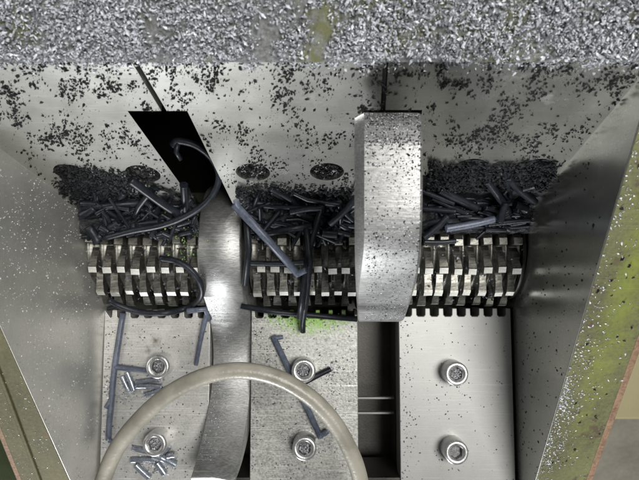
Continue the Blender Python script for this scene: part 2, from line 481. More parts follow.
# back plates: three, split by two fine seams that open into the slots of the hooks
def bpt(x, y): return Vector((x, y, bp_z(y)))
YT, YB = 52.4, 11.0
zt, zb = bp_z(YT), bp_z(YB)
a1, a2 = on_back(128, 112), on_back(189, 196)
b1, b2 = on_back(187, 110.5), on_back(233, 204)
s1, s2 = on_back(137, 66), on_back(164, 111)
def ext(p, q, y):
    t = (y - p.y) / (q.y - p.y); return bpt(p.x + (q.x - p.x) * t, y)
sl = 0.9
back_l = slab('back_plate', [bpt(lw_x(zt) - 1, YT), ext(s1, s2, YT) - Vector((sl, 0, 0)), s2 - Vector((sl, 0, 0)), bpt(a1.x, s2.y), ext(a1, a2, YB), bpt(lw_x(zb) - 1, YB)], BN, 5, M['back'], hop, 0.2, {3: -7, 4: -7})
c1, c2 = on_back(385.5, 66), on_back(383, 110)
d1, d2 = Vector((20.5, 33, 0)), Vector((20.5, 12, 0))
back_m = slab('back_plate', [ext(s1, s2, YT) + Vector((sl, 0, 0)), ext(c1, c2, YT) - Vector((sl * .9, 0, 0)), c2 - Vector((sl * .9, 0, 0)), bpt(c2.x - 7, c2.y), bpt(19, YB), ext(b1, b2, YB), bpt(b1.x, s2.y), s2 + Vector((sl, 0, 0))], BN, 5, M['back'], hop, 0.35)
back_r = slab('back_plate', [ext(c1, c2, YT) + Vector((sl * .9, 0, 0)), bpt(XR + 1, YT), bpt(XR + 1, YB), bpt(39.5, YB), bpt(c2.x + 13, c2.y), c2 + Vector((sl * .9, 0, 0))], BN, 5, M['back'], hop, 0.35)
# dark backing added so that the void behind the slots stays black
slab('slot_backing', [bpt(-118, 54) - BN * 42, bpt(101, 54) - BN * 42, bpt(101, -10) - BN * 42, bpt(-112, -10) - BN * 42], BN, 4, M['dark'], hop, 0)
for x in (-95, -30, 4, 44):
    slab('backing_web', [bpt(x, 50) - BN * 13, bpt(x, 6) - BN * 13, bpt(x, 6) - BN * 40, bpt(x, 50) - BN * 40], (1, 0, 0), 3, M['dark'], hop, 0)

# cap screws
def screw_mesh():
    V, F, fm = [], [], []
    n = 30
    prof = [(5.8, 0), (5.8, 8.6), (5.5, 9.4), (5.0, 9.8), (3.9, 9.7), (3.35, 9.2)]
    for r, z in prof:
        for k in range(n):
            a = 2 * math.pi * k / n
            V.append((r * math.cos(a), r * math.sin(a), z))
    for i in range(len(prof) - 1):
        for k in range(n):
            k2 = (k + 1) % n
            F.append((i * n + k, i * n + k2, (i + 1) * n + k2, (i + 1) * n + k)); fm.append(0)
    b0 = len(V)
    for z in (8.7, 6.4):
        for k in range(n):
            a = 2 * math.pi * k / n
            am = (a % (math.pi / 3)) - math.pi / 6
            r = 2.75 / math.cos(am)
            V.append((r * math.cos(a), r * math.sin(a), z))
    for k in range(n):
        k2 = (k + 1) % n
        F.append((b0 - n + k, b0 - n + k2, b0 + k2, b0 + k)); fm.append(0)
        F.append((b0 + k, b0 + k2, b0 + n + k2, b0 + n + k)); fm.append(1)
    c = len(V)
    V.append((0, 0, 6.9))
    for k in range(n):
        F.append((b0 + n + k, b0 + n + (k + 1) % n, c)); fm.append(1)
    me = bpy.data.meshes.new('cap_screw')
    me.from_pydata([Vector(v) * MM for v in V], [], F)
    me.materials.append(M['screw']); me.materials.append(M['socket'])
    for p, i in zip(me.polygons, fm): p.material_index = i; p.use_smooth = (i == 0)
    return me
SCREW = screw_mesh()

OILY = SCREW.copy(); OILY.name = 'sunk_screw'; OILY.materials[0] = M['socket']
# counterbores with sunk screws along the foot of the back plates
def bore(plate, px, py):
    c = on_back(px, py)
    drill(plate, [(c, BN, 6.9, 4.4)])
    s = put('cap_screw', SCREW, c - BN * 4.9, plate)
    s.scale = (1, 1, .36)
    s.data = OILY
    q = BN.to_track_quat('Z', 'Y') @ Euler((0, 0, random.uniform(0, 6))).to_quaternion()
    s.rotation_euler = q.to_euler()
    return c
bores = [bore(back_l, 72, 173), bore(back_l, 143, 174), bore(back_m, 253, 172.5), bore(back_m, 327, 172), bore(back_r, 470, 168), bore(back_r, 535, 168)]

# front plates with a comb along the rotor
def fpt(x, y): return Vector((x, y, fp_z(y)))
def cols(x0, x1, n): return [x0 + (x1 - x0) * (i + .5) / n for i in range(n)]
BAYS = [(-109.3, -55.5, 8, 0.25), (-33.4, 18.6, 8, 0.5), (40.6, 94.5, 8, 0.0)]
def front_plate(x0, x1, comb, mat, yf=-34.2, depth=4.0):
    pts = [fpt(x0, -129), fpt(x1, -129)]
    top = []
    for c in comb:
        for dx, yy in ((-2.2, yf), (-2.1, yf - depth + .8), (-1.4, yf - depth), (1.4, yf - depth), (2.1, yf - depth + .8), (2.2, yf)):
            top.append(fpt(c + dx, yy))
    top = [p for p in top if x0 + .3 < p.x < x1 - .3]
    top = [fpt(x0, yf)] + top + [fpt(x1, yf)]
    return slab('front_plate', pts + top[::-1], FN, 13, mat, hop, 0.3)
fl = front_plate(-107.4, -54.6, cols(*BAYS[0][:3]), M['front'], -35.0)
fm_ = front_plate(-34.0, 19.0, cols(*BAYS[1][:3]), M['front_milled'], -35.0)
fr = front_plate(39.6, 95.6, cols(*BAYS[2][:3]), M['front_clean'])
for x0, x1 in ((-54.4, -34.2), (19.2, 39.4)):
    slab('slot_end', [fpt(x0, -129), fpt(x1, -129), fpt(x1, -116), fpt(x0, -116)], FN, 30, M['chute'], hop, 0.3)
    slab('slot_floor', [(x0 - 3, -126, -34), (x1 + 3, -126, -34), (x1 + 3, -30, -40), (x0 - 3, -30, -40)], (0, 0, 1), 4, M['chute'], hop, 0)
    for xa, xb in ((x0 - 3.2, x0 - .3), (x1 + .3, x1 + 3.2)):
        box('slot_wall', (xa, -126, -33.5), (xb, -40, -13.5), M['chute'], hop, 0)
for py in (398, 413):
    p = P(378, py, -14)
    box('slot_bar', (19.3, p.y - .5, -16), (39.3, p.y + .5, -13.6), M['front_clean'], hop, 0.2)
for plate, pts in ((fl, ((163, 364), (160, 439))), (fm_, ((304, 368), (305, 443))), (fr, ((452, 371), (452, 447)))):
    for px, py in pts:
        c = on_front(px, py)
        s = put('cap_screw', SCREW, c - FN * 0.6, plate)
        q = FN.to_track_quat('Z', 'Y') @ Euler((0, 0, random.uniform(0, 6))).to_quaternion()
        s.rotation_euler = q.to_euler()

# ------------------------------------------------------------------ the rotor
rot = empty('toothed_rotor', (0, YC, ZC))
tag(rot, 'steel rotor of three toothed rollers with two large hooked blades', 'rotor')

def cyl(name, x0, x1, r, mat, parent, n=64, rings=None):
    V, F = [], []
    xs = rings or [(x0, r), (x1, r)]
    for x, rr in xs:
        for k in range(n):
            a = 2 * math.pi * k / n
            V.append((x, YC + rr * math.sin(a), ZC + rr * math.cos(a)))
    for i in range(len(xs) - 1):
        for k in range(n):
            F.append((i * n + k, i * n + (k + 1) % n, (i + 1) * n + (k + 1) % n, (i + 1) * n + k))
    F.append(list(range(n))); F.append([len(xs) * n - n + k for k in range(n)][::-1])
    o = make(name, V, F, mat, parent, smooth=False, origin=((x0 + x1) / 2, YC, ZC))
    for p in o.data.polygons: p.use_smooth = len(p.vertices) == 4
    return o

STEP = 27.5
def tooth_mesh(hw, tip):
    """saw tooth: bright land at the tip, steep face towards the comb, long hollow back; axis x, angle about the shaft"""
    prof = [(-23.5, 22.6, 1.05), (-17, 24.9, .84), (-10, 27.2, .82), (-4.2, 29.4, 1.0), (-3.2, 30.0, 1.0), (2.4, 30.0, 1.0), (3.0, 29.2, 1.0), (3.6, 22.5, 1.0)]
    V, F, fm = [], [], []
    for a, r, wd in prof:
        t = math.radians(a)
        for sx in (-1, 1):
            V.append((sx * hw * wd, -r * math.sin(t), r * math.cos(t)))
    for a, r, wd in prof:
        t = math.radians(a)
        for sx in (-1, 1):
            V.append((sx * hw * 1.05, -21 * math.sin(t), 21 * math.cos(t)))
    n = len(prof)
    for i in range(n - 1):
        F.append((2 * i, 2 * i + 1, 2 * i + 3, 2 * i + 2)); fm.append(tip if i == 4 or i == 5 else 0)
        for s in (0, 1):
            F.append((2 * i + s, 2 * i + 2 + s, 2 * n + 2 * i + 2 + s, 2 * n + 2 * i + s)); fm.append(0)
    F.append((0, 1, 2 * n + 1, 2 * n)); fm.append(0)
    F.append((2 * n - 2, 2 * n - 1, 4 * n - 1, 4 * n - 2)); fm.append(0)
    me = bpy.data.meshes.new('tooth')
    me.from_pydata([Vector(v) * MM for v in V], [], F)
    me.materials.append(M['rotor']); me.materials.append(M['tip'])
    for p, i in zip(me.polygons, fm): p.material_index = i
    bm = bmesh.new(); bm.from_mesh(me); bmesh.ops.recalc_face_normals(bm, faces=bm.faces); bm.to_mesh(me); bm.free()
    return me

for x0, x1, n, stag in BAYS:
    pitch = (x1 - x0) / n
    rings = []
    for c in cols(x0, x1, n):
        rings += [(c - pitch / 2 + .01, 23.6), (c - pitch / 2 + .6, 23.2), (c - pitch * .27, 22.4), (c + pitch * .27, 22.4), (c + pitch / 2 - .6, 23.2)]
    rings.append((x1, 23.6))
    ro = cyl('toothed_roller', x0, x1, 24.5, M['rotor'], rot, 64, rings)
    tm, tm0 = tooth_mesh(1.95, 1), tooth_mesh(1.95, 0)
    for row in range(-2, 5):
        a = -7 + STEP * row
        off = (stag * row % 1.0)
        if off > .5: off -= 1
        for c in cols(x0, x1, n):
            x = c + off * pitch if stag == 0.5 else c + off * pitch * 0.5
            if x - 2.2 < x0 - .4 or x + 2.2 > x1 + .4: continue
            t = put('tooth', tm if row > 0 else tm0, (x, YC, ZC), ro)  # upper rows: plain tips, shade and caked dirt put into the colour
            t.rotation_euler = (math.radians(a + random.gauss(0, .7)), 0, random.gauss(0, .025))
            k = random.uniform(.965, 1.0)
            t.scale = (random.uniform(.88, 1.06), k, k)
cyl('shaft', -108, 96.5, 14, M['dark'], rot, 40)
cyl('end_disc', 94.6, 96.2, 26.5, M['dark'], rot, 64)

LEAN = 0.088                                            # the hooks lean a little to the left
def hook(name, A, B, stations, mat):
    """A: chain of the face turned to the viewer, B: the far face, stations: (x, drop of A, drop of B)"""
    A = [Vector((0, *p)) for p in A]; B = [Vector((0, *p)) for p in B]
    A = crv(A, 4); B = crv(B, 4)
    n = len(A); V, F = [], []
    for x, da, db in stations:
        for p, q in zip(A, B):
            d = (q - p).normalized()
            xx = x(p) if callable(x) else x
            v = p + d * (da(p) if callable(da) else da)
            V.append(v + Vector((xx - LEAN * v.z, 0, 0)))
        for p, q in zip(A, B):
            xx = x(p) if callable(x) else x
            V.append(q + Vector((xx - LEAN * q.z, 0, 0)))
    S = 2 * n
    m = len(stations)
    for s in range(m - 1):
        for i in range(n - 1):
            F.append((s * S + i, s * S + i + 1, (s + 1) * S + i + 1, (s + 1) * S + i))
            F.append((s * S + n + i, (s + 1) * S + n + i, (s + 1) * S + n + i + 1, s * S + n + i + 1))
        F.append((s * S + n - 1, s * S + 2 * n - 1, (s + 1) * S + 2 * n - 1, (s + 1) * S + n - 1))
        F.append((s * S, (s + 1) * S, (s + 1) * S + n, s * S + n))
    for s in (0, m - 1):
        for i in range(n - 1):
            F.append((s * S + i, s * S + i + 1, s * S + n + i + 1, s * S + n + i))
    o = make(name, V, F, mat, rot, bevel=0.45)
    for p in o.data.polygons: p.use_smooth = True
    md = o.modifiers.new('sharp', 'EDGE_SPLIT'); md.split_angle = math.radians(28)
    return o

def ramp(y):
    t = max(0, min(1, (y + 24) / 26)); return t * t * (3 - 2 * t)
A2 = [(-37, -6), (-37.5, 10), (-37, 24), (-34, 38.6), (-28.5, 54), (-21.7, 72), (-12.8, 93), (-5, 103.5), (4.4, 108.5), (16, 110), (26, 110.3), (29, 110), (34.5, 108.3), (37.6, 105.5), (38.6, 102)]
B2 = [(-20, -20), (-15, -8), (-8, 8), (-4, 20), (-1, 32), (2, 44), (6, 57), (10, 68), (15, 78), (20, 86), (26, 92), (28, 94), (33, 97.5), (36, 99), (37.8, 100.5)]
h2 = hook('hooked_blade', A2, B2, [(19.7, lambda p: .7 + 2.5 * ramp(p.y), 0), (lambda p: 20.4 + 2.2 * ramp(p.y), 0, 0), (38.7, 0, 0), (39.5, lambda p: .7, 0)], M['blade'])
h2['label'] = 'upright hooked blade with worn silver outer face and rounded tip'
A1 = [(-4, 23.6), (-16, 21.2), (-26, 14.5), (-35, 6.5), (-46, 0), (-58, -2.2), (-70, -0.3), (-79, 3.8), (-86.5, 9), (-94, 16.5), (-100, 24), (-104.5, 31)]
B1 = [(-8, -10), (-16, -10), (-28, -12), (-40, -18), (-50, -21), (-60, -20), (-72, -15), (-83, -8), (-92, 0), (-99, 9), (-104, 19), (-106.5, 30)]
h1 = hook('hooked_blade', A1, B1, [(-54.0, .5, 0), (-53.5, 0, 0), (lambda p: -40.5 - max(0, -p.y - 40) * .05, 0, 0), (-35.0, lambda p: 2.6, 0), (-34.6, 3.2, 0)], M['blade'])
h1['label'] = 'hooked blade seen on its hollow face, tip towards the operator'
for x0, x1 in ((-55.6, -35.8), (18.6, 38.4)):
    cyl('blade_hub', x0, x1, 31.6, M['blade'], rot, 96, [(x0, 30.8), (x0 + .8, 31.6), (x1 - .8, 31.6), (x1, 30.8)])

# ------------------------------------------------------------------ beds of crumbs under the heaps
def mound(x0, x1, ya, yb, lift, label):
    nx, ny = int((x1 - x0) / 1.2), 22
    V, F = [], []
    for i in range(nx + 1):
        for j in range(ny + 1):
            x = x0 + (x1 - x0) * i / nx; y = ya + (yb - ya) * j / ny
            e = 2.0 * noise.noise((x * .25, y * .3, 3.1)) + 1.2 * noise.noise((x * .8, y * .8, 9))
            z = max(heap_z(y) - 4.2 + lift * j / ny + e, bp_z(y) - .6 + e * .8 + 1.5 * (y < yb - 4) if y > 17 else -99)
            if j == 0: z -= 8
            V.append((x, y, z))
    for i in range(nx):
        for j in range(ny):
            a = i * (ny + 1) + j
            F.append((a, a + ny + 1, a + ny + 2, a + 1))
    o = make('crumb_bed', V, F, M['mound'], smooth=True)
    return tag(o, label, 'plastic crumbs', kind='stuff')
mound(-110, -56, 2, 24, 1, 'black bed of plastic crumbs under the left heap of cut sprues')
mound(-34, 19.5, 2, 22, 1, 'black bed of plastic crumbs under the middle heap of cut sprues')
mound(39.5, 97, 2, 31, 5, 'black bed of plastic crumbs under the right heap of cut sprues')

# ------------------------------------------------------------------ heaps of cut sprues behind the rotor
def heap(px0, px1, py0, py1, n, label, group, lmin, lmax, spread):
    for i in range(n):
        px, py = random.uniform(px0, px1), random.uniform(py0, py1)
        c = on(heap_z, px, py, random.uniform(-2.5, 3.5))
        ln = lmin + (lmax - lmin) * random.random() ** 1.5
        a = random.gauss(0, spread) + (math.pi if random.random() < .5 else 0)
        d = Vector((math.cos(a), math.sin(a) * .8, math.sin(a) * .45 + random.gauss(0, .22))).normalized()
        p, q = c - d * ln / 2, c + d * ln / 2
        for e in (p, q):
            e.x = max(lw_x(20) + 2 if px < 230 else (-33 if px < 360 else 41), min((-57 if px < 230 else 18 if px < 360 else 95), e.x))
            if e.y > 17: e.z = max(e.z, bp_z(e.y) + 1.5)
        r = random.choice((.8, .95, 1.1, 1.25, 1.4, 1.8)) * (1 if ln > 9 else 1.2)
        paths = [((p, q), r, random.uniform(.75, 1.1))]
        if random.random() < .45:
            t = random.uniform(.1, .9); m_ = p.lerp(q, t)
            s = Vector((-d.y, d.x, random.uniform(-.2, .6))).normalized()
            paths.append(((m_, m_ + s * random.uniform(3, 5)), r * .9, .7))
        sprue('plastic_sprue', paths, M['rod'], label, 'plastic sprue', group, 8, random.choice((.02, .05, .14, .2)))
heap(84, 202, 199, 237, 72, 'short dark plastic sprue in the heap between rotor and back plate at left', 'sprues heaped at the left', 4, 18, .75)
heap(244, 354, 199, 236, 46, 'short dark plastic sprue in the shaded heap between the two hooked blades', 'sprues heaped in the middle', 6, 23, .7)
heap(428, 528, 187, 231, 46, 'short dark plastic sprue in the shaded heap right of the upright blade', 'sprues heaped at the right', 6, 23, .45)

# ------------------------------------------------------------------ single sprues one can point to
Rd, Rl = M['rod'], M['rodlit']
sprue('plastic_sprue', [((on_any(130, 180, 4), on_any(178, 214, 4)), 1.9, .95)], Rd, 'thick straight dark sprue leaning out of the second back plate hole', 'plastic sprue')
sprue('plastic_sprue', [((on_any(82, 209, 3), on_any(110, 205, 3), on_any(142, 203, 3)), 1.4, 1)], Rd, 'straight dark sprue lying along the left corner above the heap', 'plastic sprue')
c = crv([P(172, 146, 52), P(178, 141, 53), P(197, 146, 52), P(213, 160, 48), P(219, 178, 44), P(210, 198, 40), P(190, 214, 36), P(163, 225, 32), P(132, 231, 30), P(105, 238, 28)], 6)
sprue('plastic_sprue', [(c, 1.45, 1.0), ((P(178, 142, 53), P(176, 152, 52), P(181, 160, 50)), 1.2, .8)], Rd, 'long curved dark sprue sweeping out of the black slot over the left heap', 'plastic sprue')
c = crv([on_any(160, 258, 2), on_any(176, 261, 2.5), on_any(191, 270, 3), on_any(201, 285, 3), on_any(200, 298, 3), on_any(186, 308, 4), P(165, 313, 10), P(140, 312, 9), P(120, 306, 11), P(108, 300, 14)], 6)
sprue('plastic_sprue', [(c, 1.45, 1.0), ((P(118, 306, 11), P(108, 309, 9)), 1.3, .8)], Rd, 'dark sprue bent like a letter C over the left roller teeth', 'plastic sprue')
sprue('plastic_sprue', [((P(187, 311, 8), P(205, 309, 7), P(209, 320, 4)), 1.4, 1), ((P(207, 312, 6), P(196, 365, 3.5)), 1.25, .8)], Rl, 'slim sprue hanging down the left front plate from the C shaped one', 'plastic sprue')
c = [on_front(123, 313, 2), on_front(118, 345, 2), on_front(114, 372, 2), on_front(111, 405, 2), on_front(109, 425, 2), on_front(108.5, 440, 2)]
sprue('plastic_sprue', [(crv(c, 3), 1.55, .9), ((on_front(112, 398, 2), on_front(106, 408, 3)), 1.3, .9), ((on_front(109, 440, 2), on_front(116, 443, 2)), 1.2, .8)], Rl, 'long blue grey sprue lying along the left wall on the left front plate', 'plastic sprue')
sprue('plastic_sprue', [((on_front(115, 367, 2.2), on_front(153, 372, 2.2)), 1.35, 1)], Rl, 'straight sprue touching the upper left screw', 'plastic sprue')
for (x0, y0, x1, y1, r), lab in (((127, 372, 134, 391, 1.35), 'short cut pellet beside the wall, left of a twin pellet'), ((122, 376, 129, 391, 1.2), 'small pellet wedged nearest the left wall below the upper left screw'), ((136, 382, 160, 380, 1.2), 'dull pellet lying nearest below the upper left screw'), ((136, 386, 162, 387, 1.45), 'middle of the three pellets lying below the upper left screw'), ((145, 395, 170, 388, 1.4), 'lowest pellet below the upper left screw, partly under the hose')):
    sprue('cut_pellet', [((on_front(x0, y0, 1.5), on_front(x1, y1, 1.5)), r, .95)], M['pellet'], lab, 'plastic pellet', 'pellets below the upper left screw')
for (x0, y0, x1, y1, r, h), lab in (((133, 448, 150, 452, 1.4, 1.5), 'pellet touching the underside of the lower left screw'), ((131, 460, 156, 460, 1.45, 1.5), 'straight pellet pointing out of the lower left pile to the wall'), ((136, 465, 150, 478, 1.6, 1.6), 'slanted pellet at the lower edge of the lower left pile'), ((153, 455, 162, 458, 1.9, 3.5), 'fat pale pellet on top of the lower left pile'), ((162, 458, 176, 465, 1.8, 3), 'fat pellet at the right end of the lower left pile'), ((160, 455, 170, 446, 1.5, 1.6), 'pellet pointing up beside the lower left screw'), ((157, 463, 165, 474, 1.7, 1.6), 'stubby pellet at the bottom of the lower left pile'), ((167, 456, 175, 455, 1.4, 4), 'tiny pellet resting on the right of the lower left pile')):
    sprue('cut_pellet', [((on_front(x0, y0, h), on_front(x1, y1, h)), r, .95)], M['pellet'], lab, 'plastic pellet', 'pellets below the lower left screw')
# middle bay
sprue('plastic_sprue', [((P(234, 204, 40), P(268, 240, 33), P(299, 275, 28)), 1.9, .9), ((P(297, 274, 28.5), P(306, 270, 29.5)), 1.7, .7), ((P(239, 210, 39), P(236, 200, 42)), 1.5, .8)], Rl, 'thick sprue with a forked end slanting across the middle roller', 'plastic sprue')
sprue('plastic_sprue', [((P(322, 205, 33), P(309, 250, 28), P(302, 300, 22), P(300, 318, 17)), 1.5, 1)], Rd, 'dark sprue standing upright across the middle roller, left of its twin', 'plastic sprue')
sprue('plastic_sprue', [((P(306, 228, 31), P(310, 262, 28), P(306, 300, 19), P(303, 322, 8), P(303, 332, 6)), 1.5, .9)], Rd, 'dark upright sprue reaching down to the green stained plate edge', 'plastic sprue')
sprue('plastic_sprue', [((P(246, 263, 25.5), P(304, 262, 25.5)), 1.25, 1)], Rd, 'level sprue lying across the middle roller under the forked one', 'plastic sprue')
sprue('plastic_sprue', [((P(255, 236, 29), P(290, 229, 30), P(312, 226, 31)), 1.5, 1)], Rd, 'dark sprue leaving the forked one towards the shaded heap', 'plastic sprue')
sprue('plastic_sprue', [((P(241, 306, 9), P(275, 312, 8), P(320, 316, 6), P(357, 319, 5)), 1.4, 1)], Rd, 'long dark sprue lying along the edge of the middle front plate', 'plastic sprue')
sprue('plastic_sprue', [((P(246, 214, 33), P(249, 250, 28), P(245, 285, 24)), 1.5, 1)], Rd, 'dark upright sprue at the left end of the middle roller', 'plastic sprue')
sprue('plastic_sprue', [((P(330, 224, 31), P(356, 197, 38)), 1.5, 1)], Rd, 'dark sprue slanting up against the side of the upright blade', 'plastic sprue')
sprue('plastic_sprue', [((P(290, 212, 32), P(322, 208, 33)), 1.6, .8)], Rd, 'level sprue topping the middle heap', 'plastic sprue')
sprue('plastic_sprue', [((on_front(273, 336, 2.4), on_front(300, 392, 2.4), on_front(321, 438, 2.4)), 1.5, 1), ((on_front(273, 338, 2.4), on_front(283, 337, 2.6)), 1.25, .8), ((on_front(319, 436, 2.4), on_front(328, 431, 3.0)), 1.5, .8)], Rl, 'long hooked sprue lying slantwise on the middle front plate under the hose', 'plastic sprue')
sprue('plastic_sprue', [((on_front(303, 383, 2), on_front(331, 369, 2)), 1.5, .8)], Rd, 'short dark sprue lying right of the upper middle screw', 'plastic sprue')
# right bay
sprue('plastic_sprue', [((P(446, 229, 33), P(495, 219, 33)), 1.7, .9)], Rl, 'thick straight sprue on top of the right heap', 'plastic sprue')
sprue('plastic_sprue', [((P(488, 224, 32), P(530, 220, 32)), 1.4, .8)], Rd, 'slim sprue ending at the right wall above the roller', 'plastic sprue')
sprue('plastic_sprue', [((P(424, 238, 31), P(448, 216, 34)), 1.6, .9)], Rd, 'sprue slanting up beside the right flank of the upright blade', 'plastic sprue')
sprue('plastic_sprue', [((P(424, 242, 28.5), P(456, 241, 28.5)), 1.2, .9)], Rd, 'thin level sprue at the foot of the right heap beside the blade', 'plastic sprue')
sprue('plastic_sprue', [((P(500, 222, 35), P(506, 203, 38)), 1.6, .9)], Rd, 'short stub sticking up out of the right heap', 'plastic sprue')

# ------------------------------------------------------------------ the hose in front
hp = [(95, 520, 52), (101, 487, 58), (116, 450, 62), (140, 419, 64), (170, 393, 65), (205, 376, 65), (240, 370.5, 64), (275, 377, 63), (306, 394, 62), (330, 417, 61), (347, 444, 60), (359, 475, 58), (366, 520, 52), (368, 570, 40)]
v, f = tube_geo(crv([P(*q) for q in hp], 8), 3.15, 18)
hose = make('hose', v, f, M['hose'], smooth=True)
tag(hose, 'milky beige plastic hose arched over the front plates', 'hose')

# ------------------------------------------------------------------ crumbs and shavings
def clus(x, y, s, seed): return noise.noise((x * s, y * s, seed)) * .6 + noise.noise((x * s * 2.7, y * s * 2.7, seed + 5)) * .4
sp = []
while len(sp) < 46000:                                   # top flange, deep in shavings
    x, y = random.uniform(-150, 150), 49.2 + 33 * random.random()
    edge = 51.0 + 1.2 * noise.noise((x * .12, 3, 7)) + .9 * noise.noise((x * .5, 1, 2))
    if y < edge: continue
    dens = clus(x, y, .09, 1.5)
    if random.random() > .68 + dens * 1.3: continue
    hump = 1.6 + 6.0 * max(0, clus(x, y, .13, 8)) + 3.2 * max(0, noise.noise((x * .45, y * .45, 2)))
    lay = random.random() ** .8 * max(.5, hump)
    p = rimpt(x, max(y, 50.2), .3 + lay) if y > 50.6 else Vector((x, y, rim_z(50.6) - (50.6 - y) * 1.2 + random.random()))
    s = random.choice((.3, .4, .45, .55, .6, .7, .8, 1.0, 1.3))
    sp.append((p, RN, s * random.uniform(1.1, 2.0), s * .8, s * .6, .8))
while len(sp) < 48200:                                   # spilled over the edge onto the plates
    px = random.uniform(-10, 650); e = random.expovariate(1 / 3.2)
    if e > 16 or random.random() > .45 + noise.noise((px * .05, 4, 2)) + .5 * noise.noise((px * .2, 4, 6)): continue
    s = random.choice((.4, .5, .6, .8, 1.1))
    p = on_back(px, 60 + e, .3 + random.random() * 1.4 * math.exp(-e / 4))
    sp.append((p, BN, s * random.uniform(1.1, 1.9), s * .8, s * .6, .6))
flakes('shavings', sp, M['silver'], 'thick layer of silver grey shavings covering the back rim flange', 'shavings')

sp = []
while len(sp) < 5600:                                    # flecks clinging to the back plates
    px, py = random.uniform(-20, 640), random.uniform(60, 200)
    p = on_back(px, py, .12)
    if p.x < lw_x(p.z) + 1 or p.x > XR - 1: continue
    gapx = s2.x if py < 111 else None
    if 111 < py < 205:
        t = (p.y - a1.y) / (a2.y - a1.y)
        if a1.x + (a2.x - a1.x) * t - .8 < p.x < b1.x + (b2.x - b1.x) * t + .8: continue
    if abs(p.x - (s1.x + (s2.x - s1.x) * (p.y - s1.y) / (s2.y - s1.y))) < 1.2 and py < 112: continue
    if any((p - q).length < 7.5 for q in bores): continue
    d = clus(px * .3, py * .3, .11, 21 if px < 360 else 37)
    side = .12 if px < 230 or px > 420 else -.06
    low = .25 if py > 165 else (.16 if py < 95 else 0)
    if random.random() > max(.035, d * 2.2 + side + low): continue
    s = random.choice((.28, .36, .45, .55, .7, .9, 1.25))
    sp.append((p + BN * .15, BN, s * random.uniform(1.2, 1.9), s * .8, .3 + s * .35, .3))
flakes('dark_flecks', sp, M['black'], 'dark plastic flecks clinging to the three back plates', 'plastic crumbs')

sp = []
while len(sp) < 3600:                                    # bank of crumbs in the left corner and other feet
    u = random.random()
    if u < .4:
        px, py = random.gauss(98, 22), random.gauss(188, 11)
        if py < 168 + abs(px - 90) * .12 or py > 212: continue
        if px < 60: continue
    elif u < .82:
        px = random.uniform(424, 556); py = 164 + 28 * random.random() + 3 * noise.noise((px * .05, 1, 1))
    else: px, py = random.uniform(236, 352), random.gauss(196, 5)
    if 352 < px < 428 or 192 < px < 236: continue
    p = on_back(px, py, random.random() * 3.2 + (1 if px > 400 else 0))
    if p.x < lw_x(p.z) + .5 or p.x > XR - .5: continue
    s = random.uniform(.8, 1.9)
    sp.append((p, BN, s * 1.4, s, s * .6, .6))
flakes('crumb_bank', sp, M['coal'], 'grey black crumbs banked up at the foot of the back plates', 'plastic crumbs')

sp = []
for _ in range(900):                                     # scraps caught between the teeth
    x0, x1, n_, st = random.choice(BAYS)
    x = random.uniform(x0, x1); a = math.radians(random.uniform(-30, 70)); r = random.uniform(24.8, 29.2)
    nn = Vector((0, -math.sin(a), math.cos(a)))
    s = random.choice((.3, .4, .6, .9, 1.3))
    sp.append((Vector((x, YC, ZC)) + nn * r, nn, s * 1.5, s, s * .5, .5))
flakes('dark_crumbs', sp, M['grey'], 'dark scraps caught between the teeth of the rotor', 'plastic crumbs')

sp = []
for bx in bores:                                         # crumbs packed into the screw pockets
    for _ in range(260):
        a, r = random.uniform(0, 6.28), 6.3 * math.sqrt(random.random())
        t1 = Vector((1, 0, 0)); t2 = BN.cross(t1)
        p = bx - BN * (.5 + 3.6 * random.random() * (1.15 - r / 6.5)) + t1 * r * math.cos(a) + t2 * r * math.sin(a)
        s = random.uniform(.8, 1.7)
        if bx is bores[0]: p += BN * 1.5
        sp.append((p, BN, s * 1.3, s, s * .6, .7))
flakes('pocket_crumbs', sp, M['black'], 'dark crumbs packed into the screw pockets of the back plates', 'plastic crumbs')

sp = []
while len(sp) < 1500:                                    # pale specks on the left wall
    y, z = random.uniform(-125, 40), random.uniform(-2, 75)
    if z > rim_z(y) - .5 or (y > 10 and z < bp_z(y) + 1) or z < fp_z(y) + .5: continue
    if random.random() > .4 + clus(y, z, .06, 4) * 1.2 - (.25 if z < 12 else 0): continue
    s = random.choice((.3, .35, .4, .5, .75))
    sp.append((Vector((lw_x(z) + .1, y, z)), (1, 0, .17), s * 1.4, s, .2, .3))
flakes('pale_specks', sp, M['white'], 'pale specks sprinkled over the left side wall', 'plastic crumbs')

sp = []
while len(sp) < 260:                                     # dark specks on the right wall
    y, z = random.uniform(-110, 30), random.uniform(0, 80)
    if z > rim_z(y) - .5 or (y > 10 and z < bp_z(y) + 1) or z < fp_z(y) + .5: continue
    s = random.choice((.3, .45, .6, 1.0))
    sp.append((Vector((XR - .1, y, z)), (-1, 0, 0), s * 1.4, s, .25, .3))
flakes('dark_flecks', sp, M['black'], 'dark specks scattered over the right side wall', 'plastic crumbs')

